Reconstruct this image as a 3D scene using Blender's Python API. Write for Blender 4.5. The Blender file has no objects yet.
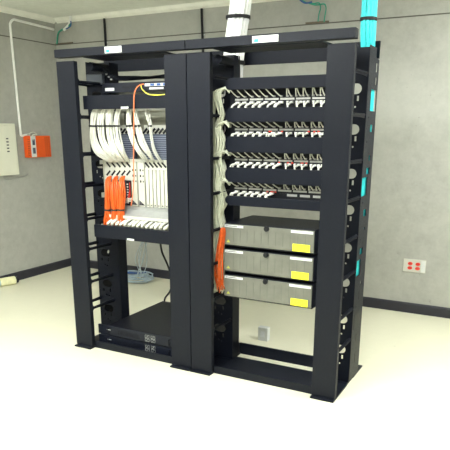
import bpy, bmesh, math, random
from mathutils import Vector, Matrix
random.seed(7)
C = bpy.context.scene.collection
PI = math.pi

# ------------------------------------------------------------ camera (recovered from the photograph's vanishing points)
CX, CY, CZ, YAW, PITCH, ROLL, FL, U0, V0 = 3.04692, -3.21093, 1.61042, -0.47955, 0.28236, -0.00526, 581.6617, 233.8429, 299.6218
fw = Vector((math.sin(YAW)*math.cos(PITCH), math.cos(YAW)*math.cos(PITCH), -math.sin(PITCH)))
r0 = Vector((math.cos(YAW), -math.sin(YAW), 0)); d0 = fw.cross(r0)
c_, s_ = math.cos(ROLL), math.sin(ROLL)
rt = c_*r0 + s_*d0; dn = -s_*r0 + c_*d0
cam = bpy.data.cameras.new('camera'); co = bpy.data.objects.new('camera', cam); C.objects.link(co)
co.matrix_world = Matrix(((rt.x, -dn.x, -fw.x, CX), (rt.y, -dn.y, -fw.y, CY), (rt.z, -dn.z, -fw.z, CZ), (0, 0, 0, 1)))
cam.sensor_width = 36; cam.lens = FL*36/450
cam.shift_x = (225-U0)/450; cam.shift_y = (V0-225)/450; cam.clip_start = .05
bpy.context.scene.camera = co

def at(u, v, ax, val):
    """measured photo point on a known plane of the room -> world point"""
    d = rt*((u-U0)/FL) + dn*((v-V0)/FL) + fw
    o = Vector((CX, CY, CZ)); t = (val-o[ax])/d[ax]
    return o + d*t

# ------------------------------------------------------------ materials
def mat(name, col, rough=.5, metal=0, bump=0, bscale=200, var=0, vscale=6, emit=None, spec=.5, alpha=None):
    m = bpy.data.materials.new(name); m.use_nodes = True
    nt = m.node_tree; b = nt.nodes['Principled BSDF']
    b.inputs['Base Color'].default_value = (*col, 1); b.inputs['Roughness'].default_value = rough
    b.inputs['Metallic'].default_value = metal; b.inputs['Specular IOR Level'].default_value = spec
    tc = nt.nodes.new('ShaderNodeTexCoord')
    n = nt.nodes.new('ShaderNodeTexNoise'); n.inputs['Scale'].default_value = vscale; n.inputs['Detail'].default_value = 6
    nt.links.new(tc.outputs['Object'], n.inputs['Vector'])
    if var:
        rp = nt.nodes.new('ShaderNodeValToRGB')
        rp.color_ramp.elements[0].position = .3; rp.color_ramp.elements[1].position = .7
        rp.color_ramp.elements[0].color = (*[max(0, c*(1-var)) for c in col], 1)
        rp.color_ramp.elements[1].color = (*[min(1, c*(1+var)) for c in col], 1)
        nt.links.new(n.outputs['Fac'], rp.inputs['Fac']); nt.links.new(rp.outputs['Color'], b.inputs['Base Color'])
    if bump:
        n2 = nt.nodes.new('ShaderNodeTexNoise'); n2.inputs['Scale'].default_value = bscale; n2.inputs['Detail'].default_value = 3
        nt.links.new(tc.outputs['Object'], n2.inputs['Vector'])
        bp = nt.nodes.new('ShaderNodeBump'); bp.inputs['Strength'].default_value = bump; bp.inputs['Distance'].default_value = .002
        nt.links.new(n2.outputs['Fac'], bp.inputs['Height']); nt.links.new(bp.outputs['Normal'], b.inputs['Normal'])
    if emit:
        b.inputs['Emission Color'].default_value = (*emit[0], 1); b.inputs['Emission Strength'].default_value = emit[1]
    if alpha is not None: b.inputs['Alpha'].default_value = alpha
    return m

M = dict(
    rack=mat('slate_powder_coat', (.0078, .0094, .0150), .42, 0, .25, 900, .10, 60, spec=.16),
    rackdark=mat('shaded_powder_coat', (.0045, .006, .012), .5, 0, .2, 900, .1, 40, spec=.16),  # darker copy of the rack coat, shade of the recesses in its colour
    black=mat('black_plastic', (.006, .0065, .010), .45, 0, .1, 500, .15, 30, spec=.25),
    navy=mat('dark_equipment_paint', (.008, .010, .018), .38, 0, .1, 700, .1, 25, spec=.25),
    white=mat('white_plastic', (.80, .80, .76), .5, 0, 0, 0, .04, 20),
    trunk=mat('lit_white_jacket', (.92, .92, .92), .45),  # brighter copy of the white jacket, lamp light put into the colour
    wcable=mat('white_cable_jacket', (.60, .60, .54), .45, 0, 0, 0, .05, 30),
    cream=mat('cream_cable_jacket', (.58, .60, .48), .5, 0, 0, 0, .08, 25),
    patch=mat('pale_cable_jacket', (.55, .55, .48), .45, 0, 0, 0, .06, 30),
    orange=mat('orange_fibre_jacket', (.58, .085, .006), .4, 0, 0, 0, .2, 40),
    oplastic=mat('orange_plastic', (.80, .10, .008), .4, 0, 0, 0, .05, 30),
    teal=mat('aqua_cable_jacket', (.03, .62, .66), .4, 0, 0, 0, .15, 60),
    greenc=mat('green_cable_jacket', (.02, .30, .20), .5, 0, 0, 0, .1, 30),
    bluec=mat('blue_cable_jacket', (.03, .10, .32), .5, 0, 0, 0, .1, 30),
    palebl=mat('pale_blue_cable_jacket', (.42, .52, .60), .35, 0, 0, 0, .15, 30),
    yellow=mat('yellow_jacket', (.85, .80, .10), .45, 0, 0, 0, .05, 30),
    ylabel=mat('yellow_sticker', (.90, .86, .03), .5, 0, 0, 0, .04, 30),
    red=mat('red_plastic', (.75, .04, .02), .4, 0, 0, 0, .05, 30),
    chassis=mat('ivory_chassis_paint', (.40, .40, .33), .5, 0, 0, 0, .06, 12),
    card=mat('ivory_card_front', (.50, .50, .44), .4, 0, 0, 0, .03, 12),
    ventm=mat('blue_grey_vent', (.07, .085, .13), .45, 0, 0, 0, .15, 90),
    greym=mat('grey_metal', (.36, .37, .36), .4, .3, 0, 0, .06, 20),
    silver=mat('silver_strip', (.72, .74, .78), .3, .35, 0, 0, .1, 50),
    smoke=mat('smoked_cover', (.145, .148, .125), .45, .1, 0, 0, .12, 14),
    panelb=mat('cream_box_paint', (.74, .74, .62), .45, 0, 0, 0, .03, 8),
    pvc=mat('white_conduit', (.86, .87, .84), .45, 0, 0, 0, .05, 10),
    label=mat('white_label', (.66, .68, .67), .5, 0, 0, 0, .02, 20),
    ink=mat('dark_ink', (.05, .05, .06), .6), tealink=mat('teal_ink', (.02, .45, .42), .6),
    greylabel=mat('grey_label', (.42, .42, .40), .5, 0, 0, 0, .05, 60),
    trim=mat('cream_ceiling_trim', (.88, .88, .80), .6, 0, 0, 0, .05, 10),
    base=mat('black_rubber_base', (.020, .020, .030), .5, 0, 0, 0, .1, 10),
    steel=mat('screw_steel', (.55, .56, .58), .35, .6),
    diffuser=mat('lamp_diffuser', (.9, .9, .9), .5, emit=((.97, 1, .97), 23.0)),
    slate=mat('lit_web_tone', (.06, .07, .09), .4),  # web tone with the light on it put into the colour
    paper=mat('crumpled_cream_paper', (.75, .73, .45), .7, 0, .6, 60, .1, 20),
    velcro=mat('black_strap', (.012, .012, .014), .8),
    groove=mat('dark_seam_gap', (.10, .095, .08), .8),  # dark tone of the wall joint
)

def room_mat(name, col, stain, amt, rough, seams=None, bump=.3):
    m = bpy.data.materials.new(name); m.use_nodes = True; nt = m.node_tree; b = nt.nodes['Principled BSDF']
    b.inputs['Roughness'].default_value = rough
    g = nt.nodes.new('ShaderNodeNewGeometry')
    def noise(s, d=8, ro=.6):
        n = nt.nodes.new('ShaderNodeTexNoise'); n.inputs['Scale'].default_value = s; n.inputs['Detail'].default_value = d
        n.inputs['Roughness'].default_value = ro
        nt.links.new(g.outputs['Position'], n.inputs['Vector']); return n
    a = noise(1.6); f = noise(14, 10, .7)
    mx = nt.nodes.new('ShaderNodeMix'); mx.data_type = 'RGBA'
    mx.inputs['A'].default_value = (*col, 1); mx.inputs['B'].default_value = (*stain, 1)
    ad = nt.nodes.new('ShaderNodeMath'); ad.operation = 'MULTIPLY'; nt.links.new(a.outputs['Fac'], ad.inputs[0]); nt.links.new(f.outputs['Fac'], ad.inputs[1])
    mr = nt.nodes.new('ShaderNodeMapRange'); mr.inputs['From Min'].default_value = .16; mr.inputs['From Max'].default_value = .40
    mr.inputs['To Max'].default_value = amt
    nt.links.new(ad.outputs[0], mr.inputs['Value']); nt.links.new(mr.outputs[0], mx.inputs['Factor'])
    last = mx.outputs['Result']
    # small sparse specks
    sp = noise(23, 2, .5); sr = nt.nodes.new('ShaderNodeMapRange'); sr.inputs['From Min'].default_value = .74; sr.inputs['From Max'].default_value = .80; sr.inputs['To Max'].default_value = .4
    nt.links.new(sp.outputs['Fac'], sr.inputs['Value'])
    m2 = nt.nodes.new('ShaderNodeMix'); m2.data_type = 'RGBA'; m2.inputs['B'].default_value = (*[c*.45 for c in col], 1)
    nt.links.new(last, m2.inputs['A']); nt.links.new(sr.outputs[0], m2.inputs['Factor'])
    nt.links.new(m2.outputs['Result'], b.inputs['Base Color'])
    n3 = noise(60, 6); bp = nt.nodes.new('ShaderNodeBump'); bp.inputs['Strength'].default_value = bump; bp.inputs['Distance'].default_value = .003
    nt.links.new(n3.outputs['Fac'], bp.inputs['Height']); nt.links.new(bp.outputs['Normal'], b.inputs['Normal'])
    return m
M['wall'] = room_mat('painted_concrete_wall', (.42, .42, .385), (.32, .32, .29), .8, .75)
M['floor'] = room_mat('cream_vinyl_floor', (.76, .74, .58), (.70, .68, .53), .5, .38, bump=.05)
M['ceil'] = room_mat('stained_ceiling', (.86, .88, .82), (.66, .67, .60), .6, .85)

# ------------------------------------------------------------ mesh helpers
class MB:
    def __init__(s): s.bm = bmesh.new()
    def box(s, x0, x1, y0, y1, z0, z1, mx=None):
        vs = [s.bm.verts.new((x, y, z)) for x in (x0, x1) for y in (y0, y1) for z in (z0, z1)]
        for f in ((0,1,3,2),(4,6,7,5),(0,4,5,1),(2,3,7,6),(0,2,6,4),(1,5,7,3)):
            s.bm.faces.new([vs[i] for i in f])
        if mx is not None:
            for v in vs: v.co = mx @ v.co
        return s
    def prism(s, pts, lo, hi, ax='y'):
        def P(a, b, t): return {'y': (a, t, b), 'x': (t, a, b), 'z': (a, b, t)}[ax]
        A = [s.bm.verts.new(P(a, b, lo)) for a, b in pts]; B = [s.bm.verts.new(P(a, b, hi)) for a, b in pts]
        s.bm.faces.new(A); s.bm.faces.new(B[::-1]); n = len(pts)
        for i in range(n): s.bm.faces.new((A[i], B[i], B[(i+1) % n], A[(i+1) % n]))
        return s
    def cyl(s, a, b, r, n=14, r2=None):
        a, b = Vector(a), Vector(b); d = (b-a).normalized()
        u = d.orthogonal().normalized(); w = d.cross(u); r2 = r if r2 is None else r2
        A = [s.bm.verts.new(a+(u*math.cos(t)+w*math.sin(t))*r) for t in [2*PI*i/n for i in range(n)]]
        B = [s.bm.verts.new(b+(u*math.cos(t)+w*math.sin(t))*r2) for t in [2*PI*i/n for i in range(n)]]
        s.bm.faces.new(A[::-1]); s.bm.faces.new(B)
        for i in range(n): s.bm.faces.new((A[i], A[(i+1) % n], B[(i+1) % n], B[i]))
        return s
    def tube(s, pts, r, n=6, smooth=4):
        P = [Vector(p) for p in pts]
        if smooth > 1 and len(P) > 2:
            Q = []
            for i in range(len(P)-1):
                p0 = P[max(0, i-1)]; p1 = P[i]; p2 = P[i+1]; p3 = P[min(len(P)-1, i+2)]
                for k in range(smooth):
                    t = k/smooth
                    Q.append(.5*((2*p1)+(p2-p0)*t+(2*p0-5*p1+4*p2-p3)*t*t+(3*p1-p0-3*p2+p3)*t**3))
            Q.append(P[-1]); P = Q
        ref = None; rings = []
        for i, p in enumerate(P):
            d = (P[min(i+1, len(P)-1)]-P[max(i-1, 0)])
            if d.length < 1e-7: d = Vector((0, 0, 1))
            d.normalize()
            u = d.orthogonal().normalized() if ref is None else (ref - d*ref.dot(d)).normalized()
            ref = u; w = d.cross(u)
            rings.append([s.bm.verts.new(p+(u*math.cos(2*PI*k/n)+w*math.sin(2*PI*k/n))*r) for k in range(n)])
        s.bm.faces.new(rings[0][::-1]); s.bm.faces.new(rings[-1])
        for A, B in zip(rings, rings[1:]):
            for k in range(n): s.bm.faces.new((A[k], A[(k+1) % n], B[(k+1) % n], B[k]))
        return s
    def build(s, name, m, parent=None, smooth=False, bevel=0):
        bmesh.ops.recalc_face_normals(s.bm, faces=s.bm.faces)
        me = bpy.data.meshes.new(name); s.bm.to_mesh(me); s.bm.free()
        if smooth:
            for f in me.polygons: f.use_smooth = True
        me.materials.append(m if not isinstance(m, str) else M[m])
        o = bpy.data.objects.new(name, me); C.objects.link(o)
        if parent is not None:
            o.parent = parent
            off = parent.location.copy(); q = parent.parent
            while q is not None: off += q.location; q = q.parent
            if off.length > 0:
                for v in me.vertices: v.co -= off
        if bevel:
            b = o.modifiers.new('bevel', 'BEVEL'); b.width = bevel; b.segments = 2; b.limit_method = 'ANGLE'
        return o

def tag(o, label, cat, group=None, kind=None):
    o['label'] = label; o['category'] = cat
    if group: o['group'] = group
    if kind: o['kind'] = kind
    return o
def thing(name, label, cat, loc=(0, 0, 0), group=None):
    o = bpy.data.objects.new(name, None); o.empty_display_size = .1; C.objects.link(o); o.location = loc
    return tag(o, label, cat, group)
def struct(name, mb, m, **k):
    o = mb.build(name, m, **k); o['kind'] = 'structure'; return o

def holed_plate(name, outer, holes, thick, mx, m, parent):
    """flat steel plate with real cut-outs; outer and holes are lists of 2D points; mx maps plate space to world"""
    cu = bpy.data.curves.new(name, 'CURVE'); cu.dimensions = '2D'; cu.fill_mode = 'BOTH'; cu.extrude = thick/2
    for pts in [outer]+holes:
        sp = cu.splines.new('POLY'); sp.points.add(len(pts)-1); sp.use_cyclic_u = True
        for i, (a, b) in enumerate(pts): sp.points[i].co = (a, b, 0, 1)
    t = bpy.data.objects.new(name+'_tmp', cu); C.objects.link(t)
    bpy.context.view_layer.update()
    me = bpy.data.meshes.new_from_object(t.evaluated_get(bpy.context.evaluated_depsgraph_get()))
    bpy.data.objects.remove(t)
    off = parent.location if parent else Vector()
    for v in me.vertices: v.co = (mx @ v.co) - off
    me.name = name; me.materials.clear(); me.materials.append(M[m])
    o = bpy.data.objects.new(name, me); C.objects.link(o); o.parent = parent
    return o
def rectp(a0, a1, b0, b1): return [(a0, b0), (a1, b0), (a1, b1), (a0, b1)]
def oval(ca, cb, w, h, n=8):
    """flat-sided slot, long axis horizontal"""
    r = h/2; s = max(0, w/2-r); P = []
    for k in range(n+1): t = -PI/2+PI*k/n; P.append((ca+s+r*math.cos(t), cb+r*math.sin(t)))
    for k in range(n+1): t = PI/2+PI*k/n; P.append((ca-s+r*math.cos(t), cb+r*math.sin(t)))
    return P
MX_XZ = lambda y: Matrix(((1, 0, 0, 0), (0, 0, 1, y), (0, 1, 0, 0), (0, 0, 0, 1)))      # plate (a,b) -> (x=a, z=b)
MX_YZ = lambda x: Matrix(((0, 0, 1, x), (1, 0, 0, 0), (0, 1, 0, 0), (0, 0, 0, 1)))      # plate (a,b) -> (y=a, z=b)

# ------------------------------------------------------------ the room
WL, WB, CH, SE, BH = -1.987, 2.114, 2.791, 2.523, .095
RX, FY = 5.2, -5.0
struct('floor', MB().box(WL-.1, RX+.1, FY-.1, WB+.1, -.1, 0), 'floor')
struct('ceiling', MB().box(WL-.1, RX+.1, FY-.1, WB+.1, CH, CH+.1), 'ceil')
def wall(name, x0, x1, y0, y1): struct(name, MB().box(x0, x1, y0, y1, 0, CH), 'wall')
wall('wall_left', WL-.1, WL, FY-.1, WB+.1); wall('wall_back', WL, RX, WB, WB+.1)
wall('wall_right', RX, RX+.1, FY-.1, WB+.1); wall('wall_front', WL, RX, FY-.1, FY)
struct('baseboard_left', MB().prism([(WL, 0), (WL+.016, 0), (WL+.016, BH-.012), (WL+.006, BH), (WL, BH)], FY, WB), 'base')
struct('baseboard_back', MB().prism([(WB, 0), (WB-.016, 0), (WB-.016, BH-.012), (WB-.006, BH), (WB, BH)], WL+.016, RX-.016, 'x'), 'base')
struct('baseboard_right', MB().box(RX-.016, RX, FY, WB, 0, BH), 'base')
struct('baseboard_front', MB().box(WL+.016, RX-.016, FY, FY+.016, 0, BH), 'base')
# cream trim where wall meets ceiling
struct('trim_1', MB().prism([(WL, CH), (WL+.045, CH), (WL+.03, CH-.03), (WL, CH-.05)], FY, WB), 'trim')
struct('trim_2', MB().prism([(WB, CH), (WB-.045, CH), (WB-.03, CH-.03), (WB, CH-.05)], WL+.045, RX, 'x'), 'trim')
# narrow panel joint running round the walls: a thin lip above a dark gap
struct('trim_3', MB().box(WL, WL+.004, FY, WB, SE-.004, SE+.005), 'groove')
struct('trim_4', MB().box(WL+.004, RX, WB-.004, WB, SE-.004, SE+.005), 'groove')
struct('trim_5', MB().box(2.022, 2.028, WB-.0015, WB, BH, .9), M['wall'])

# ceiling lights (unseen, outside the frame; two placed to brighten the walls)
def light(x, y, lab, sx=.6, sy=.3):
    t = thing('ceiling_light', lab, 'lamp', (x, y, CH), 'ceiling lights')
    MB().box(x-sx-.03, x+sx+.03, y-sy-.03, y+sy+.03, CH-.02, CH).build('frame', 'pvc', t)
    MB().box(x-sx, x+sx, y-sy, y+sy, CH-.10, CH-.02).build('diffuser', 'diffuser', t, bevel=.02)  # hangs below the frame so its glowing sides brighten the ceiling
    for q in (x-sx-.012, x+sx): MB().box(q, q+.012, y-sy, y+sy, CH-.105, CH-.02).build('end_cap', 'pvc', t)
light(1.2, -1.5, 'long white ceiling light nearest the racks')
light(3.4, .5, 'long white ceiling light added right of the racks to brighten the back wall')  # unseen lamp, added to light the back wall and rack rear
light(2.6, -2.9, 'long white ceiling light nearest the camera')
light(-.7, -1.9, 'long white ceiling light set nearest the left wall to brighten it')  # unseen lamp, moved here to brighten the left wall and floor

# ------------------------------------------------------------ racks
ZB, ZT = 2.079, 2.13
FZ = [1.927, 1.700, 1.443, 1.225, .989, .766, .519, .312]
def rack(X0, X1, coverL, coverR, webL, webR, lab):
    t = thing('cable_management_rack', lab, 'rack', (X0, 0, 0), 'equipment racks')
    e = .002
    # top beam: front angle, top tray between the posts, rear bar
    MB().box(X0+e, X1-e, -.012, .045, ZB, ZT).build('top_beam', 'rack', t, bevel=.002)
    MB().box(webL[1]-.01, webR[0]+.01, .045, .27, ZB-.002, ZB+.008).build('top_tray', 'rackdark', t)
    MB().box(X0+e, X1-e, .50, .515, 2.03, 2.128).build('rear_beam', 'rackdark', t, bevel=.001)
    for cv in (coverL, coverR):
        o = MB().box(cv[0]+e, cv[1]-e, 0, .012, .014, 2.056)
        o.box(cv[0]+e, cv[0]+e+.004, .012, .035, .014, 2.056).box(cv[1]-e-.004, cv[1]-e, .012, .035, .014, 2.056)
        o.build('front_cover', 'rack', t, bevel=.0015)
    for wb, outer in ((webL, X0+.004), (webR, X1-.004)):
        a0, a1 = wb; holes = []
        for i, z in enumerate(FZ):
            hc = (2.012-1.985)  # hole centre a little outboard of the web's middle
            c = (a0+a1)/2 + (.02 if wb is webR else -.02)
            holes.append(oval(c, z-.078, .092, .058))
            holes.append(rectp(c-.045, c-.033, z-.145, z-.122)); holes.append(rectp(c+.02, c+.032, z-.145, z-.117))
            holes.append(oval(c-.012, z-.170, .012, .0119, 4)); holes.append(oval(c+.012, z-.178, .012, .0119, 4))
        holed_plate('web_panel', rectp(a0+e, a1-e, .012, 2.072), holes, .004, MX_XZ(.30), 'rackdark', t)
        for side in (0, 1):   # rear trough side panels with slots
            x = (a0+.004) if side == 0 else (a1-.004)
            isout = (side == 0 and wb is webL) or (side == 1 and wb is webR)
            if not isout:
                MB().box(x-.002, x+.002, .303, .40, .012, 2.072).build('channel_flange', 'rackdark', t)
                continue
            hs = [rectp(.45, .49, 1.95, 2.0), rectp(.375, .50, 1.728, 1.850), rectp(.455, .49, 1.88, 1.92), rectp(.41, .47, 1.608, 1.65),
                  oval(.44, 1.455, .045, .035), rectp(.385, .45, 1.358, 1.397), rectp(.305, .42, 1.230, 1.342), rectp(.385, .445, 1.10, 1.143),
                  rectp(.36, .42, .86, .90), rectp(.305, .395, .728, .83), oval(.43, 1.02, .02, .0199), oval(.43, .665, .03, .0299),
                  ]
            for zz in (1.69, 1.55, 1.19, .96, .52): hs.append(oval(.35, zz, .012, .0119, 4))
            top = 2.082
            out = [(.295, .012), (.515, .012), (.515, 2.02), (.44, 2.03), (.44, top), (.295, top)]
            for (ya, yb_, za, zb_) in ((.40, .46, .56, .62), (.33, .46, .37, .47), (.40, .45, .27, .32), (.40, .47, .12, .18)):
                MB().box(x-.0035, x+.0035, ya, yb_, za, zb_).build('dark_slot_inset', 'black', t)  # black boxes stand in for the dark inside of the lower slots
            # notch at foot (panel ends above the gap between the two foot plates)
            holed_plate('side_panel', out, hs, .004, MX_YZ(x), 'rack', t)
        MB().box(a0+e, a1-e, .30, .47, 2.074, 2.078).build('post_cap', 'rackdark', t) if False else None
    # cable fingers bridging web to front cover
    for (cv, wb, sides) in ((coverL, webL, ('in', 'out')), (coverR, webR, ('out', 'in'))):
        for k, x in enumerate((cv[0]+.012, cv[1]-.012)):
            for z in FZ:
                m = MB()
                m.prism([(.296, z-.014), (.296, z+.012), (.26, z+.011), (.05, z+.009), (.045, z+.02), (.037, z+.02), (.037, z-.018), (.045, z-.018), (.05, z-.009), (.26, z-.011)], x-.004, x+.004, 'x')
                m.box(x-.012, x+.012, .06, .29, z+.002, z+.0055)
                m.build('cable_finger', 'rackdark', t)
    # feet and base
    for cv in (coverL, coverR):
        MB().box(cv[0]+e-.0, cv[1]-e+.0, -.028, .262, .0, .0115).build('foot_plate', 'rack', t, bevel=.002)
        MB().box(cv[0]+e, cv[1]-e, .405, .63, .0, .0115).build('foot_plate', 'rack', t, bevel=.002)
    b = MB().box(coverL[1], coverR[0], .03, .355, 0, .012).box(coverL[1], coverR[0], .03, .042, .012, .055)
    b.build('front_base_bar', 'rack', t, bevel=.001)
    MB().box(webL[1]-.02, webR[0]+.02, .445, .46, 0, .085).build('rear_base_bar', 'rackdark', t, bevel=.001)
    for wb in (webL, webR):
        MB().box(wb[0]+.006, wb[1]-.006, .262, .405, .0, .011).build('base_link', 'rackdark', t)
    # radius drum at upper left of the opening, bolts
    MB().cyl((webL[1]-.02, .12, 2.03), (webL[1]-.02, .295, 2.03), .028, 18).build('radius_drum', 'rackdark', t, smooth=False)
    return t
rackL = rack(0, 1.0435, (0, .16), (.881, 1.0435), (0, .215), (.83, 1.0435),
     'left-hand dark slate open equipment rack with wide front covers, holding the white telephone cabinet')
rackR = rack(1.0455, 2.087, (1.0455, 1.21), (1.93, 2.087), (1.0455, 1.215), (1.88, 2.087),
     'right-hand dark slate open equipment rack with wide front covers, holding the patch panels')

# beam stickers (part of each rack)
def sticker(parent, x0, x1, z0, z1, y):
    s = MB().box(x0, x1, y-.0015, y, z0, z1).build('name_sticker', 'label', parent)
    s['label'] = 'white sticker with teal mark and small dark lettering'
    MB().box(x0+.012, x0+.038, y-.0025, y-.0015, z0+.004, z0+.02).build('logo_mark', 'tealink', s)
    cu = bpy.data.curves.new('lettering', 'FONT'); cu.body = 'Ortronics'; cu.size = .025; cu.extrude = .0004
    tmp = bpy.data.objects.new('tmp', cu); C.objects.link(tmp); bpy.context.view_layer.update()
    me = bpy.data.meshes.new_from_object(tmp.evaluated_get(bpy.context.evaluated_depsgraph_get())); bpy.data.objects.remove(tmp)
    w = max(v.co.x for v in me.vertices); k = (x1-x0-.06)/w*.9
    off = parent.location
    for v in me.vertices: v.co = Vector((x0+.048+v.co.x*k, y-.0021-v.co.z, (z0+z1)/2-.004+v.co.y)) - off
    me.materials.clear(); me.materials.append(M['ink'])
    o = bpy.data.objects.new('lettering', me); C.objects.link(o); o.parent = s
sticker(rackL, .437, .572, 2.086, 2.125, -.012)
sticker(rackR, 1.492, 1.652, 2.086, 2.122, -.012)

# ------------------------------------------------------------ cable bundles
def disk_pts(n, R):
    P = []
    for i in range(n):
        r = R*math.sqrt((i+.5)/n); a = i*2.39996
        P.append((r*math.cos(a), r*math.sin(a)))
    return P
def bundle_mesh(path, n, R, r, jit=.12, mb=None):
    m = mb or MB()
    for (a, b) in disk_pts(n, R):
        ph = random.uniform(0, 6)
        pts = []
        for i, p in enumerate(path):
            w = 1+jit*math.sin(ph+i*1.7)
            k = p[3] if len(p) > 3 else 1
            pts.append((p[0]+a*w*k, p[1]+b*w*k, p[2]))
        m.tube(pts, r, 5, 3)
    return m
def strap(p, R, name='strap', h=.012, parent=None, ax='z', m='velcro'):
    a = Vector(p); d = {'z': Vector((0, 0, h)), 'x': Vector((h, 0, 0))}[ax]
    mb = MB().cyl(a-d, a+d, R, 24)
    return mb.build(name, m, parent)
# white trunk from the ceiling down the right rack's left trough
t = thing('white_cable_bundle', 'thick bundle of white cables dropping from the ceiling behind the beam of the right rack', 'cables', (1.18, .405, 2.79))
bundle_mesh([(1.235, .405, 2.789), (1.205, .405, 2.42), (1.168, .405, 2.2), (1.155, .40, 2.06), (1.155, .40, 1.95, .9), (1.15, .40, 1.4, .8), (1.14, .40, .9, .7)], 44, .062, .0120, .02).build('cables', 'trunk', t, smooth=True)
strap((1.187, .405, 2.305), .079, parent=t, h=.009)
strap((1.157, .405, 2.035), .074, parent=t, h=.012)
# aqua trunk in the right rack's outer trough
t = thing('aqua_cable_bundle', 'bright aqua cable bundle from the ceiling into the outer rear trough of the right rack', 'cables', (2.04, .4, 2.79))
bundle_mesh([(2.030, .40, 2.789), (2.032, .40, 2.4), (2.036, .40, 2.16), (2.045, .41, 2.0, .75)], 30, .037, .0095, .04).build('cables', 'teal', t, smooth=True)
m = MB()
for k in range(16):
    y = .325+.011*k; ph = random.uniform(0, 6)
    x = 2.068-.010*(k % 2)
    m.tube([(2.045+random.uniform(-.01, .01), .41+(y-.41)*.5, 2.02), (x, y, 1.90), (x, y+.004*math.sin(ph), 1.5), (x, y+.004*math.sin(ph+2), 1.1), (x, y, .9), (x-.002, y, .70)], .0072, 6, 4)
m.build('fanned_cables', 'teal', t, smooth=True)
strap((2.034, .40, 2.232), .049, parent=t, h=.008)

# cream cables in the trough beside the patch panels
t = thing('cream_cable_bundle', 'cream patch cables packed in the trough left of the patch panels', 'cables', (1.16, .17, 1.9))
m = MB()
for i in range(64):
    a = random.uniform(-.03, .062); b = random.uniform(-.05, .03); ph = random.uniform(0, 6)
    zt = [1.83, 1.63, 1.45, 1.27][i % 4]; zb = random.choice([.52, .6, 1.15, .95])
    pts = []; z = zt; k = 0
    while z > zb:
        bu = .55+.75*abs(math.sin(PI*(z-1.07)/.185)); pts.append((1.150+a*bu+.008*math.sin(ph+k), .17+b+.01*math.cos(ph*2+k), z)); z -= .06; k += 1
    # head of each strand leaves sideways to the end of its cable manager
    pts = [(1.262, .165+b*.4, zt+.03+random.uniform(-.03, .02)), (1.225, .165+b*.6, zt+.035)] + pts
    m.tube(pts, .0055, 5, 2)
m.build('cables', 'cream', t, smooth=True)

# orange fibres beside the enclosures
t = thing('orange_fibre_bundle', 'bunch of orange fibre cables hanging left of the grey enclosures', 'cables', (1.2, .12, 1))
m = MB()
for i in range(20):
    a = random.uniform(-.012, .026); b = random.uniform(-.02, .02); zb = random.uniform(.56, .63); j = random.uniform(-.012, .012)
    m.tube([(1.228+a*.5, .12+b, 1.0), (1.222+a, .115+b, .95), (1.203+a+j*.5, .11+b, .82), (1.196+a*1.3+j, .11+b, .68), (1.206+a*1.4-j, .11+b, zb)], .0035, 5, 4)
m.build('cables', 'orange', t, smooth=True)

# ------------------------------------------------------------ right rack: cable managers and patch panels
XL, XR = 1.278, 1.90
hm = [(1.85, 1.917), (1.663, 1.745), (1.483, 1.578), (1.299, 1.39), (1.153, 1.212)]
names = ['topmost', 'second', 'third', 'fourth', 'lowest']
for i, (z0, z1) in enumerate(hm):
    t = thing('cable_manager', '%s long dark horizontal cable manager in the right rack%s' % (names[i], ', right above the %s patch panel' % names[i] if i < 3 else (', between third and fourth patch panels' if i == 3 else ', under the fourth patch panel')), 'cable manager', (1.58, .1, z0), 'cable managers of the right rack')
    m = MB().box(XL, XR, .10, .106, z0, z1)
    m.box(XL, XR, .106, .125, z1-.004, z1).box(XL, XR, .106, .125, z0, z0+.004)
    m.build('front_plate', 'rackdark', t, bevel=.002)
    MB().box(XL-.02, XR, .24, .246, z0+.006, z1-.006).build('back_plate', 'rackdark', t)
    for k in range(7):
        x = XL+.005+k*(XR-XL-.012)/6
        MB().box(x, x+.006, .107, .24, z0+.012, z1-.012).build('ring', 'black', t)
    # curved end guide on the left
    g = MB(); n = 8
    pts = [(XL-.002, z1), (XL-.002, z0)] + [(XL-.002-.034*math.sin(PI/2*k/n), z0-.012*math.sin(PI/2*k/n)) for k in range(1, n+1)]
    zc = (z0+z1)/2
    pts = [(XL-.001, z0), (XL-.001, z1)] + [(XL-.001-.036*math.sin(PI*k/12), zc+(z1-z0)/2*math.cos(PI*k/12)) for k in range(1, 12)]
    g.prism(pts, .13, .20).build('end_guide', 'rackdark', t)

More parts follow.
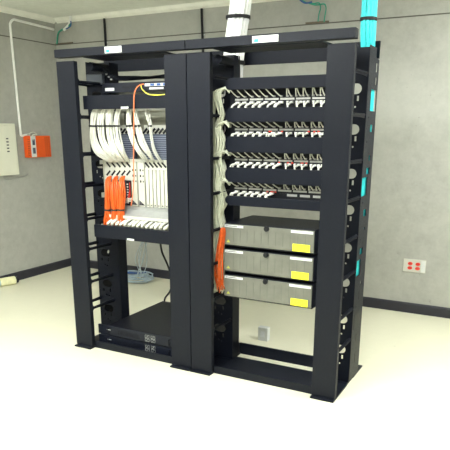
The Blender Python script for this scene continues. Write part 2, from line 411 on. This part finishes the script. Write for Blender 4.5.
ORD = ['first', 'second', 'third', 'fourth', 'fifth', 'sixth', 'seventh', 'eighth', 'ninth', 'tenth', 'eleventh', 'twelfth', 'thirteenth', 'fourteenth', 'fifteenth', 'sixteenth', 'seventeenth', 'eighteenth', 'nineteenth', 'twentieth', 'twenty-first', 'twenty-second', 'twenty-third', 'twenty-fourth', 'twenty-fifth']
rows = [(1.745, 1.85), (1.578, 1.663), (1.39, 1.483), (1.212, 1.299)]
PY = .185
for i, (z0, z1) in enumerate(rows):
    h = z1-z0; zc = (z0+z1)/2 - .002
    rn = ['topmost', 'second', 'third', 'lowest'][i]
    t = thing('patch_bay', '%s black patch panel row full of pale patch cables in the right rack' % rn, 'patch panel', (1.58, PY, z0), 'patch panels of the right rack')
    MB().box(XL-.03, XR+.0, PY, PY+.02, z0-.03, z1+.03).build('panel_plate', 'black', t)
    nseg = 6; L = (1.885-1.275)/nseg
    for k in range(nseg):
        x = 1.278+k*L
        s = MB().box(x+.006, x+L-.006, PY-.004, PY, zc-.0045, zc+.0065).build('label_strip', 'greylabel', t)
        for q in range(4):   # jacks above and below
            xx = x+.012+q*(L-.016)/4
            for zz in (zc+.012, zc-.028):
                MB().box(xx, xx+.014, PY-.003, PY, zz, zz+.013).build('jack', 'navy', t)
    # patch cables
    grp = 'patch cables of the %s panel' % rn
    made = {True: [], False: []}
    def pcable(x, up, lean, w=.0042, lab=''):
        o = thing('patch_cable', lab, 'cable', (x, PY-.004, zc+.018 if up else zc-.018), grp)
        made[up].append((x, o))
        if up:
            P = [(x, PY-.016, zc+.016), (x-lean*.25, PY-.03, zc+.022), (x-lean, PY-.055, z1+.004), (x-lean*1.05, PY-.055, z1+.02)]
            MB().tube(P, w, 6, 3).build('cord', 'patch', o, smooth=True)
            MB().box(x-.005, x+.005, PY-.022, PY-.003, zc+.011, zc+.02).build('plug', 'greylabel', o)
        else:
            P = [(x, PY-.014, zc-.020), (x-lean*.3, PY-.034, zc-.026), (x-lean, PY-.045, z0+.010), (x-lean*1.1, PY-.045, z0-.02)]
            MB().tube(P, w*1.0, 6, 3).build('cord', 'wcable', o, smooth=True)
            MB().box(x-.006, x+.006, PY-.024, PY-.003, zc-.026, zc-.013).build('plug', 'white', o)
    st = 'in the %s patch panel' % rn
    for k in range(7):
        x = 1.300+k*.0485+random.uniform(-.003, .003)
        pcable(x+.012, True, .038+random.uniform(-.004, .004), .0038, 'pale patch cable leaning down right %s, upper row left side' % st)
        if i == 3 and k > 5: continue
        pcable(x+.016, False, .026+random.uniform(-.004, .004), .0062, 'white patch cable slanting left %s, lower row left side' % st)
        pcable(x+.004, False, .024+random.uniform(-.004, .004), .0050, 'white patch cable slanting left %s, lower row left side' % st)
    for k in range(5):
        x = 1.652+k*.052+(.006 if k % 2 else 0)
        for sx in (-1, 1):
            pcable(x+sx*.013, True, -sx*-.010, .0038, 'pale patch cable in a paired fork %s, upper row right side' % st)
            if i < 3: pcable(x+sx*.012+.004, False, -sx*.012*-1, .0058, 'white patch cable in a paired fork %s, lower row right side' % st)
    for up in (True, False):
        for k, (x, o) in enumerate(sorted(made[up], key=lambda q: q[0])):
            o['label'] = ('pale' if up else 'white') + ' patch cable, %s from the left in the %s row of the %s patch panel' % (ORD[k], 'upper' if up else 'lower', rn)
    if i == 3:
        for k in range(3):
            x = 1.652+k*.085
            MB().box(x, x+.065, PY-.005, PY, zc-.032, zc-.018).build('blank_cover', 'greylabel', t)
    if i in (1, 2, 3):
        for k in range(6 if i < 3 else 4):
            x = random.uniform(1.5, 1.86) if i < 3 else random.uniform(1.45, 1.62)
            MB().box(x, x+.012, PY-.0065, PY-.002, zc-.014, zc-.006).build('red_marker', 'red', t)

# ------------------------------------------------------------ three fibre enclosures
EX0, EX1, EY = 1.232, 1.862, .13
pos = ['topmost', 'middle', 'lowest']
for i, (z0, z1) in enumerate([(.880, 1.030), (.704, .862), (.528, .686)]):
    t = thing('fibre_enclosure', '%s of the three grey rack enclosures with yellow label' % pos[i], 'enclosure', (1.54, EY, z0), 'grey enclosures in the right rack')
    MB().box(EX0, EX1, EY+.012, .56, z0, z1).build('housing', 'rackdark', t, bevel=.002)
    door = MB().box(EX0+.004, EX1-.004, EY, EY+.012, z0+.010, z1-.004).build('door', 'smoke', t, bevel=.002)
    for sx, ww in ((EX0+.008, .135), (EX1-.155, .145)):
        s = MB().box(sx, sx+ww, EY-.0016, EY, z1-.024, z1-.008).build('name_strip', 'silver', door)
    MB().box(EX1-.115, EX1-.012, EY-.0024, EY-.0016, z1-.024, z1-.008).build('white_tape', 'label', door)
    MB().box(EX0+.018, EX0+.10, EY-.0022, EY-.0016, z1-.018, z1-.014).build('name_lettering', 'ink', door)
    xm = (EX0+EX1)/2-.005
    MB().cyl((xm, EY-.012, z1-.014), (xm, EY, z1-.014), .017, 20).build('latch_knob', 'black', door)
    yl = MB().box(EX1-.142, EX1-.027, EY-.0018, EY, z0+.012, z0+.058).build('caution_label', 'ylabel', door)
    yl['label'] = 'yellow sticker with faint lines of print'
    tx = MB()
    for q in range(4):
        for w in range(4):
            a = EX1-.134+w*.025+random.uniform(0, .003)
            tx.box(a, a+.019, EY-.0024, EY-.0018, z0+.020+q*.009, z0+.0235+q*.009)
    tx.build('print', mat('faded_print', (.45, .42, .05), .6), yl)
    MB().prism([(EX0+.022, z0+.026), (EX0+.048, z0+.026), (EX0+.035, z0+.044)], EY-.0018, EY).build('warning_triangle', mat('pale_yellow_sticker', (.45, .46, .06), .5), door)
    # faint vertical ribs in the smoked door
    rb = MB()
    for k in range(1, 12):
        x = EX0+.02+k*.05; rb.box(x, x+.003, EY-.0008, EY, z0+.03, z1-.03)
    rb.build('door_ribs', mat('smoked_rib', (.105, .11, .092), .4), door)

# ------------------------------------------------------------ left rack equipment
# cable managers
for (z0, z1, x0, x1, y0, lab) in ((1.748, 1.838, .152, .882, .075, 'dark horizontal cable manager above the white telephone cabinet'),
                                 (.857, .948, .180, .882, .075, 'dark horizontal cable manager under the white telephone cabinet')):
    t = thing('cable_manager', lab, 'cable manager', (.5, y0, z0), 'cable managers of the left rack')
    MB().box(x0, x1, y0, y0+.006, z0, z1).box(x0, x1, y0+.006, .10, z1-.004, z1).build('front_plate', 'rack', t, bevel=.002)
    if z0 > 1: MB().box(.22, .85, .27, .276, z0+.01, z1-.004).build('back_plate', 'rackdark', t)
    for k in range(5):
        x = x0+.02+k*.155; MB().box(x, x+.006, y0+.007, .26, z0+.02, z0+.05).build('ring', 'black', t)
    p = at(121, 107, 1, y0) if z0 > 1 else at(127, 237.5, 1, y0)
    MB().box(p.x-.0, p.x+.062, y0-.0015, y0, z0+.002, z0+.014).build('name_sticker', 'label', t)

# dark shelf switch at the top of the left rack with a media converter on it
t = thing('rack_switch', 'dark flat switch mounted high in the left rack under the beam', 'switch', (.5, .2, 1.86))
MB().box(.225, .86, .20, .47, 1.862, 1.925).build('case', 'navy', t, bevel=.002)
MB().box(.25, .33, .1985, .20, 1.873, 1.893).build('name_sticker', 'label', t)
pr = MB()
for k in range(8): pr.box(.40+k*.02, .414+k*.02, .1985, .20, 1.885, 1.900)
pr.build('port_row', 'black', t)
t = thing('media_converter', 'small blue and white converter box with yellow and orange cables, high in the left rack', 'network device', (.74, .12, 1.86))
MB().box(.65, .87, .11, .195, 1.862, 1.912).build('case', 'navy', t, bevel=.002)
MB().box(.655, .86, .1075, .11, 1.888, 1.905).build('front_strip', 'silver', t)
for k in range(3): MB().box(.70+k*.05, .73+k*.05, .105, .1075, 1.89, 1.903).build('port', 'bluec', t)
MB().box(.69, .80, .1085, .11, 1.868, 1.880).build('name_sticker', 'label', t)
# yellow and orange loose cables
P = [at(141, 85, 1, .10), at(142, 89, 1, .08), at(147, 93.5, 1, .065), at(154, 95, 1, .065), at(164, 94.5, 1, .075), at(170, 93, 1, .09)]
tag(MB().tube(P, .0035, 6).build('yellow_patch_cord', 'yellow', smooth=True), 'yellow cord looping under the media converter', 'cable')
P = [at(144, 84, 1, .10), at(140, 85, 1, .09), at(136.5, 88, 1, .07), at(134.3, 95, 1, .062), at(133.8, 108, 1, .062), at(133.8, 135, 1, .06), at(133.6, 165, 1, .07), at(134, 178, 1, .10), at(132.5, 196, 1, .14), at(131, 206, 1, .17)]
tag(MB().tube(P, .0038, 6).build('orange_patch_cord', mat('salmon_fibre_jacket', (.85, .22, .08), .4), smooth=True), 'single orange cord hanging in front of the white cable bunches', 'cable')
# tangle of black leads at upper left
t = thing('black_cable_tangle', 'tangle of black leads at the upper left inside the left rack', 'cables', (.3, .3, 1.96))
m = MB()
for i in range(9):
    j = lambda s=.015: random.uniform(-s, s)
    m.tube([(.12+j(), .24+j(), 2.03+j()), (.2+j(), .22+j(), 2.045+j()), (.24+j(), .24, 2.0+j()), (.30+j(), .25+j(), 1.965+j()), (.42+j(), .34+j(), 1.965+j(.01)), (.60+j(), .42+j(), 1.975+j(.01)), (.84, .44+j(), 1.99+j(.01))], .006, 6)
m.build('cables', 'rackdark', t, smooth=True)
MB().box(.03, .175, .262, .292, 1.925, 1.995).build('lit_web_block', 'slate', t, bevel=.003)  # lighter block painted as the lit top of the web panel
for i in range(3): MB().cyl((.25+.02*i, .215, 1.985-.018*i), (.262+.02*i, .213, 1.985-.018*i), .005, 8).build('connector', 'steel', t)

# telephone exchange cabinet
GY = .22
t = thing('telephone_exchange_cabinet', 'ivory telephone exchange cabinet with upright cards in the left rack', 'network cabinet', (.5, GY, .95))
ch = MB().box(.175, .186, GY, .46, .955, 1.744).box(.868, .876, GY, .46, .955, 1.744).box(.186, .868, .44, .46, .955, 1.744)
ch.box(.186, .868, GY, .44, .955, .963).box(.186, .868, GY+.1, .44, 1.736, 1.744)
ch.build('chassis', 'chassis', t)
MB().box(.186, .868, .32, .33, 1.56, 1.736).build('rear_board', 'chassis', t)
MB().box(.188, .866, GY, GY+.012, 1.264, 1.415).build('connector_field', 'card', t)
def slots(u0, u1, v0, v1, n, lean, par):
    m = MB()
    for k in range(n):
        a = at(u0+(u1-u0)*(k+.5)/n, (v0+v1)/2, 1, GY)
        w, hh = .0065, .024
        mx = Matrix.Translation(a) @ Matrix.Rotation(lean, 4, 'Y')
        m.box(-w, w, -.002, .003, -hh, hh, mx)
    return m.build('slot_row', 'black', par)
slots(106, 131, 161.5, 168, 5, -.8, t); slots(106, 131, 169, 177, 5, .8, t)
slots(141, 166, 161, 169, 6, -.8, t)
# vent blocks above the field
for (u0, u1) in ((118, 133), (143, 167)):
    a = at(u0, 134, 1, GY); b = at(u1, 160, 1, GY)
    v = MB().box(a.x, min(b.x, .864), GY+.01, GY+.05, 1.415, a.z).build('vent_block', 'ventm', t)
    g = MB(); z = 1.425
    while z < a.z-.008: g.box(a.x+.004, min(b.x, .864)-.004, GY+.004, GY+.01, z, z+.004); z += .0145
    g.build('vent_slats', mat('pale_slat', (.26, .29, .36), .4), v)
    p0 = at(u0, 125, 1, GY); p1 = at(u1, 134, 1, GY)
    MB().box(p0.x, min(p1.x, .864), GY+.01, GY+.03, a.z, a.z+.06).build('top_frame', 'card', t)
    slots(u0, u1, 128, 134, 4 if u0 < 130 else 6, .8, t)
a = at(122, 112, 1, GY); b = at(129, 130, 1, GY)
MB().box(a.x, b.x, GY+.02, GY+.06, b.z, 1.735).build('dark_insert', mat('mottled_grey_insert', (.13, .13, .11), .6, var=.6, vscale=120), t)
# cards
xs = [at(u, 190, 1, GY).x for u in (132.5, 139.5, 147, 150.5, 154.2, 157.8, 161.5, 165.5, 169.5)]
for k in range(len(xs)-1):
    x0, x1 = xs[k], xs[k+1]
    zt = 1.395 if k < 2 else 1.33
    c = MB().box(x0+.003, min(x1-(.010 if k < 2 else .004), .866), GY-.014, GY+.008, 1.085, zt if k < 2 else 1.345).build('line_card', 'card', t, bevel=.0015)
    if k < 2:
        for zz in (1.34, 1.30, 1.262):
            MB().box((x0+x1)/2-.014, (x0+x1)/2-.003, GY-.0155, GY-.014, zz-.008, zz+.008).build('indicator', 'black', c)
            MB().box((x0+x1)/2+.010, (x0+x1)/2+.018, GY-.0155, GY-.014, zz-.006, zz+.006).build('indicator', 'black', c)
        MB().prism([(x0+.006, 1.13), (x1-.010, 1.094), (x0+.006, 1.094)][::1], GY-.0155, GY-.014).build('corner_mark', 'ink', c)
    MB().box((x0+x1)/2-.004, (x0+x1)/2+.004, GY-.016, GY-.014, 1.094, 1.103).build('latch', 'black', c)
MB().box(.188, .866, GY+.012, GY+.02, 1.07, 1.264).build('lower_board', 'ventm', t)
# connector column with small red and white leads
p0 = at(126, 178, 1, GY-.01); p1 = at(132, 208, 1, GY-.01)
cc = MB().box(p0.x, p1.x, GY-.012, GY+.012, 1.09, 1.262).build('connector_column', 'navy', t)
for k in range(8): MB().box(p0.x+.006, p0.x+.018, GY-.014, GY-.012, 1.10+k*.019, 1.109+k*.019).build('contact', 'label', cc)
w = MB()
for k in range(3): w.tube([(p0.x+.035, GY-.016, 1.25-k*.02), (p0.x+.045, GY-.03, 1.2-k*.015), (p0.x+.03+.008*k, GY-.03, 1.16), (p0.x+.01, GY-.016, 1.13-.01*k)], .0025, 5)
w.build('red_lead', 'red', cc, smooth=True)
w = MB()
for k in range(3): w.tube([(p0.x+.05, GY-.016, 1.14-k*.01), (p0.x+.02, GY-.035, 1.135-k*.01), (p0.x-.01, GY-.02, 1.125-k*.012)], .004, 5)
w.build('white_lead', 'wcable', cc, smooth=True)
MB().box(.26, .866, GY-.02, GY+.012, 1.060, 1.082).build('lower_rail', 'greym', t)
MB().prism([(GY-.02, 1.060), (GY-.10, 1.022), (GY-.10, 1.012), (GY-.02, 1.05)], .26, .866, 'x').build('sloped_tray', 'greym', t)
MB().box(.26, .866, GY-.106, GY-.10, 1.004, 1.024).build('tray_lip', 'card', t)
lw = MB().box(.188, .866, GY, GY+.01, .963, 1.05).build('lower_dark_board', 'navy', t)  # dark navy board across the chassis below the tray
# white cable loops under the tray
for k in range(14):
    x = .33+k*.038; j = random.uniform(-.006, .006)
    o = MB().tube([(x, .16, .998), (x-.006, .12, .994+j), (x-.024, .095, .975+j), (x-.038, .10, .955), (x-.052, .15, .945)], .0105, 6).build('white_cable_loop', 'wcable', smooth=True)
    tag(o, 'white cable loop, %s from the left under the tray of the ivory telephone cabinet' % ORD[k], 'cable', 'white cable loops under the tray')

# white cable bunches, arcs
def arc_bunch(lab, pts, n, R, r, tie_i, squash=.6, yt=None, m_='wcable', g='white cable bunches of the left rack'):
    t = thing('white_cable_bunch' if m_ == 'wcable' else 'orange_cable_bunch', lab, 'cables', tuple(at(*pts[0][:2], 1, pts[0][2])), g)
    W = [(*at(u, v, 1, y), k) for u, v, y, k in pts]
    m = MB()
    for (a, b) in disk_pts(n, R):
        ph = random.uniform(0, 6); P = []; wob = .0045
        for i, (x, y, z, k) in enumerate(W):
            # spread perpendicular to path in the picture-independent xz plane, plus some depth
            q0 = Vector(W[max(0, i-1)][:3]); q1 = Vector(W[min(len(W)-1, i+1)][:3]); d = q1-q0; d.y = 0; d.normalize()
            nx, nz = d.z, -d.x
            P.append((x+nx*a*k+wob*math.sin(ph+i*1.3), y+b*squash*k+wob*math.cos(ph*2+i), z+nz*a*k+.002*math.cos(ph+i)))
        m.tube(P, r, 6, 4)
    m.build('cables', m_, t, smooth=True)
    x, y, z, k = W[tie_i]
    tm = MB(); rx = R*k+r+.003; ry = R*k*squash+r+.003
    q0 = Vector(W[max(0, tie_i-1)][:3]); q1 = Vector(W[min(len(W)-1, tie_i+1)][:3]); d = q1-q0; ang = math.atan2(d.x, -d.z)
    mx = Matrix.Translation((x, y, z)) @ Matrix.Rotation(-ang*.3, 4, 'Y')
    n_ = 20
    prof = [(rx*math.cos(2*PI*q/n_), ry*math.sin(2*PI*q/n_)) for q in range(n_)]
    tm.prism(prof, -.006, .006, 'z')
    for v in tm.bm.verts: v.co = mx @ v.co
    tm.build('tie', 'velcro', t)
    return t
Y = .13
arc_bunch('far left curved bunch of white cables in the white telephone cabinet', [(99, 106, Y, .9), (94.5, 114, Y, 1), (93, 126, Y, 1.05), (94, 140, Y, 1.1), (99, 151, Y, 1.1), (107, 157.5, Y+.03, .9), (113, 161, Y+.07, .6)], 15, .024, .0055, 2)
arc_bunch('second curved bunch of white cables from the left', [(106, 106, Y, .9), (102, 115, Y, 1), (101, 126, Y, 1.05), (102.5, 140, Y, 1.1), (107.5, 150, Y, 1.1), (113.5, 157, Y+.03, .9), (119, 161, Y+.07, .6)], 15, .024, .0055, 2)
arc_bunch('third curved bunch of white cables from the left', [(113, 106, Y, .9), (109.5, 115, Y, 1), (108.8, 126, Y, 1.05), (110.5, 140, Y, 1.1), (115.5, 151, Y, 1.0), (120, 157, Y+.03, .9), (124, 161, Y+.07, .6)], 15, .023, .0055, 2)
arc_bunch('fourth curved bunch of white cables, left of the dark insert', [(119, 106, Y, .85), (117.3, 115, Y, .9), (116.2, 126, Y, .95), (118, 140, Y, 1), (122, 151, Y, .9), (125, 157, Y+.03, .8), (128, 161, Y+.07, .5)], 13, .022, .0055, 2)
arc_bunch('bunch of white cables just left of the hanging orange cord', [(128.5, 106, Y, .8), (128.5, 115, Y, .85), (129.3, 126, Y, .9), (133, 140, Y, 1), (138.5, 151, Y, 1), (143, 157, Y+.03, .8), (146, 161, Y+.07, .5)], 13, .020, .0055, 2)
arc_bunch('bunch of white cables just right of the hanging orange cord', [(134.5, 106, Y, .7), (135.5, 115, Y, .75), (137.6, 126, Y, .8), (141, 140, Y, 1), (146, 150, Y, 1), (150.5, 156, Y+.03, .8), (153, 160, Y+.07, .5)], 10, .018, .0055, 2)
arc_bunch('slim loop of four white cables at the right of the telephone cabinet', [(148, 107, Y, .9), (147.5, 114, Y, 1.4), (150, 126, Y, .55), (151, 138, Y, 1.2), (154, 149, Y, 1.6), (159, 158, Y+.03, 1.4), (162, 162, Y+.07, 1)], 4, .013, .0045, 2)
# orange bunches on the cabinet's lower left
for k, (ux, nm) in enumerate(((107.5, 'left'), (114.2, 'middle'), (121, 'right'))):
    arc_bunch('%s one of three thick orange cable bunches at the lower left of the telephone cabinet' % nm,
              [(ux+2, 177, .19, .5), (ux+.3, 182, .15, .8), (ux+.2, 195, .13, 1), (ux-.0, 210, .12, .62), (ux+.2, 219, .12, .9), (ux+.3, 225, .125, .9)], 18, .029, .0062, 3, m_='orange', g='orange cable bunches of the left rack')

# power units at the bottom
for i, (z0, z1) in enumerate(((.013, .088), (.092, .170))):
    t = thing('rack_power_unit', ('lower' if i == 0 else 'upper') + ' of two deep black rack units at the bottom of the left rack', 'rack unit', (.5, .1, z0), 'black units at the foot of the left rack')
    MB().box(.225, .815, .112, .86, z0, z1).build('case', 'black', t, bevel=.002)
    MB().box(.140, .88, .10, .112, z0+.002, z1-.002).build('front_panel', 'navy', t, bevel=.001)
    for xx in (.245, .80):
        h = MB().tube([(xx, .10, z0+.02), (xx, .085, z0+.022), (xx, .082, (z0+z1)/2), (xx, .085, z1-.022), (xx, .10, z1-.02)], .0035, 6); h.build('handle', 'black', t, smooth=True)
    p = at(112, 324 if i else 334, 1, .10)
    MB().box(.225, .262, .0985, .10, z0+.042, z0+.047).build('badge', 'label', t)
    mb = MB()
    for q in range(2):
        for s in range(2):
            a = .585+q*.052; b = z0+.014+s*.027
            mb.tube([(a, .098, b), (a+.036, .098, b), (a+.036, .098, b+.02), (a, .098, b+.02), (a, .098, b)], .0016, 4, 1)
            mb.tube([(a+.008, .098, b+.004), (a+.026, .098, b+.015)], .0016, 4, 1)
    mb.build('outlet_outline', 'greym', t)
    v = MB()
    for q in range(14): v.box(.33+q*.015, .337+q*.015, .0985, .10, z0+.02, z1-.025)
    v.build('vent_slots', 'black', t)

# cables behind the left rack
P = [at(160, 240, 1, .5), at(162, 252, 1, .55), at(168, 266, 1, .6), at(172, 280, 1, .7), at(170, 291, 1, .75), (.25, .86, .20), (.23, .875, .14)]
tag(MB().tube(P, .008, 8).build('black_power_cable', 'black', smooth=True), 'thick black cable hanging behind the left rack above the black units', 'cable')
t = thing('cable_coil', 'loose coil of pale blue cables on the floor behind the left rack', 'cables', (-.82, 1.88, 0))
m = MB(); cx, cy = -.84, 1.86
for k in range(11):
    rx = random.uniform(.17, .235); ry = rx*.75; ph = random.uniform(0, 6); zz = .008+k*.0065
    pts = [(cx+random.uniform(-.02, .02)+rx*math.cos(ph+a*PI/6)*(1+.05*math.sin(a*2+ph)), cy+ry*math.sin(ph+a*PI/6), zz+.008*math.sin(a+ph)+.004) for a in range(13)]
    m.tube(pts, .0045, 5, 3)
m.build('coil', 'palebl', t, smooth=True)
m = MB()
for k in range(6):
    j = lambda s=.03: random.uniform(-s, s)
    m.tube([(.33+j(.02), .50, .87), (.28+j(.02), .58, .80), (-.05+j(.06), .95+j(), .50+j()), (-.38+j(.05), 1.35+j(), .24+j()), (-.66+j(.05), 1.68+j(), .08), (-.86+j(.08), 1.80+j(), .06)], .0035, 5, 5)
m.build('hanging_strands', 'palebl', t, smooth=True)
m = MB()
for k in range(3):
    j = lambda s=.03: random.uniform(-s, s)
    m.tube([(cx-.12, cy-.05+j(), .09), (cx-.02+j(), cy-.08+j(), .105), (cx+.08+j(), cy-.02, .10), (cx+.1, cy+.06+j(), .09)], .006, 5, 4)
m.build('blue_strands', 'bluec', t, smooth=True)

# ------------------------------------------------------------ wall and floor fittings
# electrical panel on the left wall
a0, a1 = 1.02, 1.37
t = thing('breaker_box', 'cream electrical panel box on the left wall at the edge of the photo', 'electrical panel', (WL, 1.2, 1.15))
MB().box(WL, WL+.055, a0, a1, 1.150, 1.672).build('box', 'panelb', t, bevel=.004)
MB().box(WL+.055, WL+.062, a0+.02, a1-.02, 1.17, 1.652).build('door', 'panelb', t, bevel=.003)
sl = MB()
for k in range(5): sl.box(WL+.062, WL+.0632, 1.228, 1.258, 1.515-k*.032, 1.527-k*.032)
sl.build('label_marks', 'ink', t)
tag(MB().tube([(WL+.012, 1.20, 1.148), (WL+.012, 1.2, 1.125), (WL+.008, 1.25, 1.105), (WL+.006, 1.40, 1.112), (WL+.006, 1.52, 1.13), (WL+.006, 1.535, 1.15)], .0035, 6).build('thin_wire', 'greym', smooth=True), 'thin grey wire along the left wall under the electrical panel', 'wire')
# orange outlet box
y0, y1, z0, z1 = 1.515, 1.865, 1.318, 1.548
t = thing('orange_outlet_box', 'orange outlet box with grille fixed to the left wall', 'outlet', (WL, 1.69, 1.32))
MB().box(WL, WL+.05, y0, y1, z0, z1).build('housing', 'oplastic', t, bevel=.006)
MB().box(WL+.05, WL+.054, y0+.055, y0+.125, z0+.006, z1-.002).build('socket_plate', 'label', t)
for zz in (1.36, 1.45):
    MB().box(WL+.054, WL+.057, y0+.075, y0+.110, zz, zz+.062).build('socket', 'ventm', t)
g = MB()
for k in range(9):
    for q in range(3):
        g.box(WL+.05, WL+.0512, y0+.262+q*.028, y0+.278+q*.028, z0+.014+k*.023, z0+.028+k*.023)
g.build('grille', mat('deep_orange_grille', (.45, .06, .01), .5), t)
g = MB()
for k in range(8): g.box(WL+.05, WL+.0512, y0+.012, y0+.042, z0+.02+k*.024, z0+.03+k*.024)
g.build('side_ribs', mat('deep_orange_rib', (.5, .07, .01), .5), t)
# conduit
P = [(WL+.014, 1.60, 1.56), (WL+.014, 1.54, 1.556), (WL+.014, 1.485, 1.552), (WL+.014, 1.475, 1.60), (WL+.014, 1.472, 1.9), (WL+.014, 1.470, 2.3), (WL+.014, 1.468, 2.60), (WL+.014, 1.475, 2.655), (WL+.014, 1.52, 2.692), (WL+.014, 1.6, 2.692), (WL+.014, 1.9, 2.684), (WL+.014, 2.085, 2.678)]
tag(MB().tube(P, .0125, 10, 5).build('white_conduit', 'pvc', smooth=True), 'white conduit rising from the orange outlet box and turning along the left wall', 'conduit')
t = thing('white_outlet_cord', 'short white cord loops on top of the orange outlet box', 'cord', (WL+.03, 1.6, 1.56))
MB().tube([(WL+.03, 1.55, 1.556), (WL+.05, 1.57, 1.575), (WL+.045, 1.63, 1.585), (WL+.06, 1.66, 1.562), (WL+.055, 1.60, 1.555), (WL+.058, 1.60, 1.50)], .0055, 6).build('cord', 'wcable', t, smooth=True)
# corner pipe and green cable
yb = WB-.062
P = [at(70, 12, 1, yb), at(70.3, 20, 1, yb), at(69, 25, 1, yb), at(64, 30, 1, yb)]
P[0].z = CH-.002
tag(MB().tube(P, .016, 10, 5).build('bent_conduit', 'pvc', smooth=True), 'short bent grey-white conduit from the ceiling in the far corner', 'conduit')
P = [at(70.5, 24, 1, yb-.01), at(67, 27.5, 1, yb), at(60, 31, 1, yb), at(57.8, 35, 1, WB-.03), at(57, 44, 1, WB-.0095)]
tag(MB().tube(P, .009, 8, 5).build('green_cable', 'greenc', smooth=True), 'green cable coming out of the bent conduit in the far corner', 'cable')
P = [at(70.8, 21, 1, yb-.02), at(70.5, 26, 1, yb-.02), at(66, 29, 1, yb-.014)]
tag(MB().tube(P, .006, 8, 5).build('blue_cable', 'bluec', smooth=True), 'short blue cable beside the green one in the far corner', 'cable')
tag(MB().box(*sorted((at(56, 42, 1, WB).x, at(73, 42, 1, WB).x)), WB-.012, WB, SE+.006, SE+.016).build('wood_batten', mat('brown_batten', (.16, .13, .09), .8), None), 'thin brown strip on the back wall seam in the far corner', 'strip')
# black cables down the back wall
for (ua, ub, lab) in ((103.5, 105.5, 'black cable hanging from the ceiling above the left rack sticker'), (201.5, 202.5, 'black cable on the back wall left of the thick white trunk')):
    a = at(ua, 8, 1, WB-.02); b = at(ub, 45, 1, WB-.02)
    t = thing('hanging_black_cable', lab, 'cable', (a.x, WB-.02, CH-.06), 'black cables on the back wall')
    MB().tube([(a.x, WB-.02, CH-.052), (a.x, WB-.018, 2.66), (b.x, WB-.018, 2.45), (b.x+.005, WB-.018, 2.2)], .012, 8, 4).build('cable', 'black', t, smooth=True)
    MB().box(b.x-.02, b.x+.02, WB-.008, WB-.0045, 2.50, 2.515).build('clip', 'label', t)
# green cable squiggle, upper right
P = [at(301, -2, 1, WB-.014), at(305, 2, 1, WB-.02), at(313, 3.5, 1, WB-.02), at(319, 3, 1, WB-.02), at(320.5, 8, 1, WB-.02), at(319, 14, 1, WB-.02), at(318, 21.5, 1, WB-.02)]
t = thing('green_cable_run', 'green cables curling along the upper back wall above the right rack', 'cables', tuple(P[0]))
m = MB().tube(P, .0055, 6, 5)
P2 = [at(308, 3, 1, WB-.014), at(316, 5, 1, WB-.014), at(324, 4, 1, WB-.014), at(326, 8, 1, WB-.014), at(325, 15, 1, WB-.014), at(324, 22, 1, WB-.014)]
m.tube(P2, .0055, 6, 5); m.build('cable', 'greenc', t, smooth=True)
MB().tube([at(300, 0, 1, WB-.03), at(305, 3, 1, WB-.035), at(312, 2, 1, WB-.03)], .007, 6, 5).build('blue_strand', 'bluec', t, smooth=True)
a = at(306, 23, 1, WB); b = at(329, 22, 1, WB)
tag(MB().box(a.x, b.x, WB-.014, WB, SE+.006, SE+.018).build('wood_batten', bpy.data.materials['brown_batten']), 'thin brown strip on the back wall seam under the green cables', 'strip')
# red duplex outlets on the back wall
t = thing('wall_outlet', 'wall plate with four red sockets on the back wall right of the racks', 'outlet', (2.12, WB, .39))
MB().box(2.022, 2.222, WB-.012, WB, .385, .505).build('plate', mat('grey_white_plate', (.58, .58, .52), .4), t, bevel=.005)
MB().box(2.182, 2.218, WB-.0145, WB-.012, .392, .498).build('plate_edge', 'label', t)
for xx in (2.085, 2.152):
    for zz in (.424, .464):
        s = MB().cyl((xx, WB-.018, zz), (xx, WB-.012, zz), .0185, 16)
        for v in s.bm.verts: v.co.z = zz+(v.co.z-zz)*.8; v.co.x = xx+(v.co.x-xx)*1.15
        o = s.build('socket', 'red', t)
        MB().box(xx-.008, xx-.005, WB-.0187, WB-.018, zz-.004, zz+.008).box(xx+.004, xx+.007, WB-.0187, WB-.018, zz-.004, zz+.008).build('slot', 'ink', o)
# floor outlet seen through the right rack
c = at(262.5, 341, 2, 0)
t = thing('floor_outlet', 'small white outlet box standing on the floor behind the right rack', 'outlet', tuple(c))
MB().box(c.x-.042, c.x+.042, c.y, c.y+.05, 0, .112).build('housing', 'label', t, bevel=.004)
MB().box(c.x-.018, c.x+.018, c.y-.003, c.y, .034, .080).build('socket', 'silver', t, bevel=.001)
# small lump at the far left floor
t = thing('paper_roll', 'small crumpled cream roll with dark end on the floor by the left wall', 'roll', (-1.88, 1.13, 0))
c = at(8, 286, 2, 0)
s = MB(); a = Vector((c.x-.05, c.y-.06, .045)); b = Vector((c.x+.0, c.y+.10, .045))
s.cyl(a, b, .045, 22); r = s.build('roll', 'paper', t, bevel=.006)
MB().cyl(b, b+(b-a).normalized()*.03, .034, 18).build('dark_end', 'navy', t)
MB().cyl(a-(b-a).normalized()*.04, a, .036, 18).build('pale_end', 'palebl', t)

# ------------------------------------------------------------ world and view
w = bpy.data.worlds.new('world'); bpy.context.scene.world = w; w.use_nodes = True
w.node_tree.nodes['Background'].inputs[0].default_value = (.8, .85, .9, 1); w.node_tree.nodes['Background'].inputs[1].default_value = .05
vs = bpy.context.scene.view_settings
vs.view_transform = 'Standard'; vs.look = 'None'; vs.gamma = 1; vs.use_curve_mapping = False
vs.exposure = 0.75
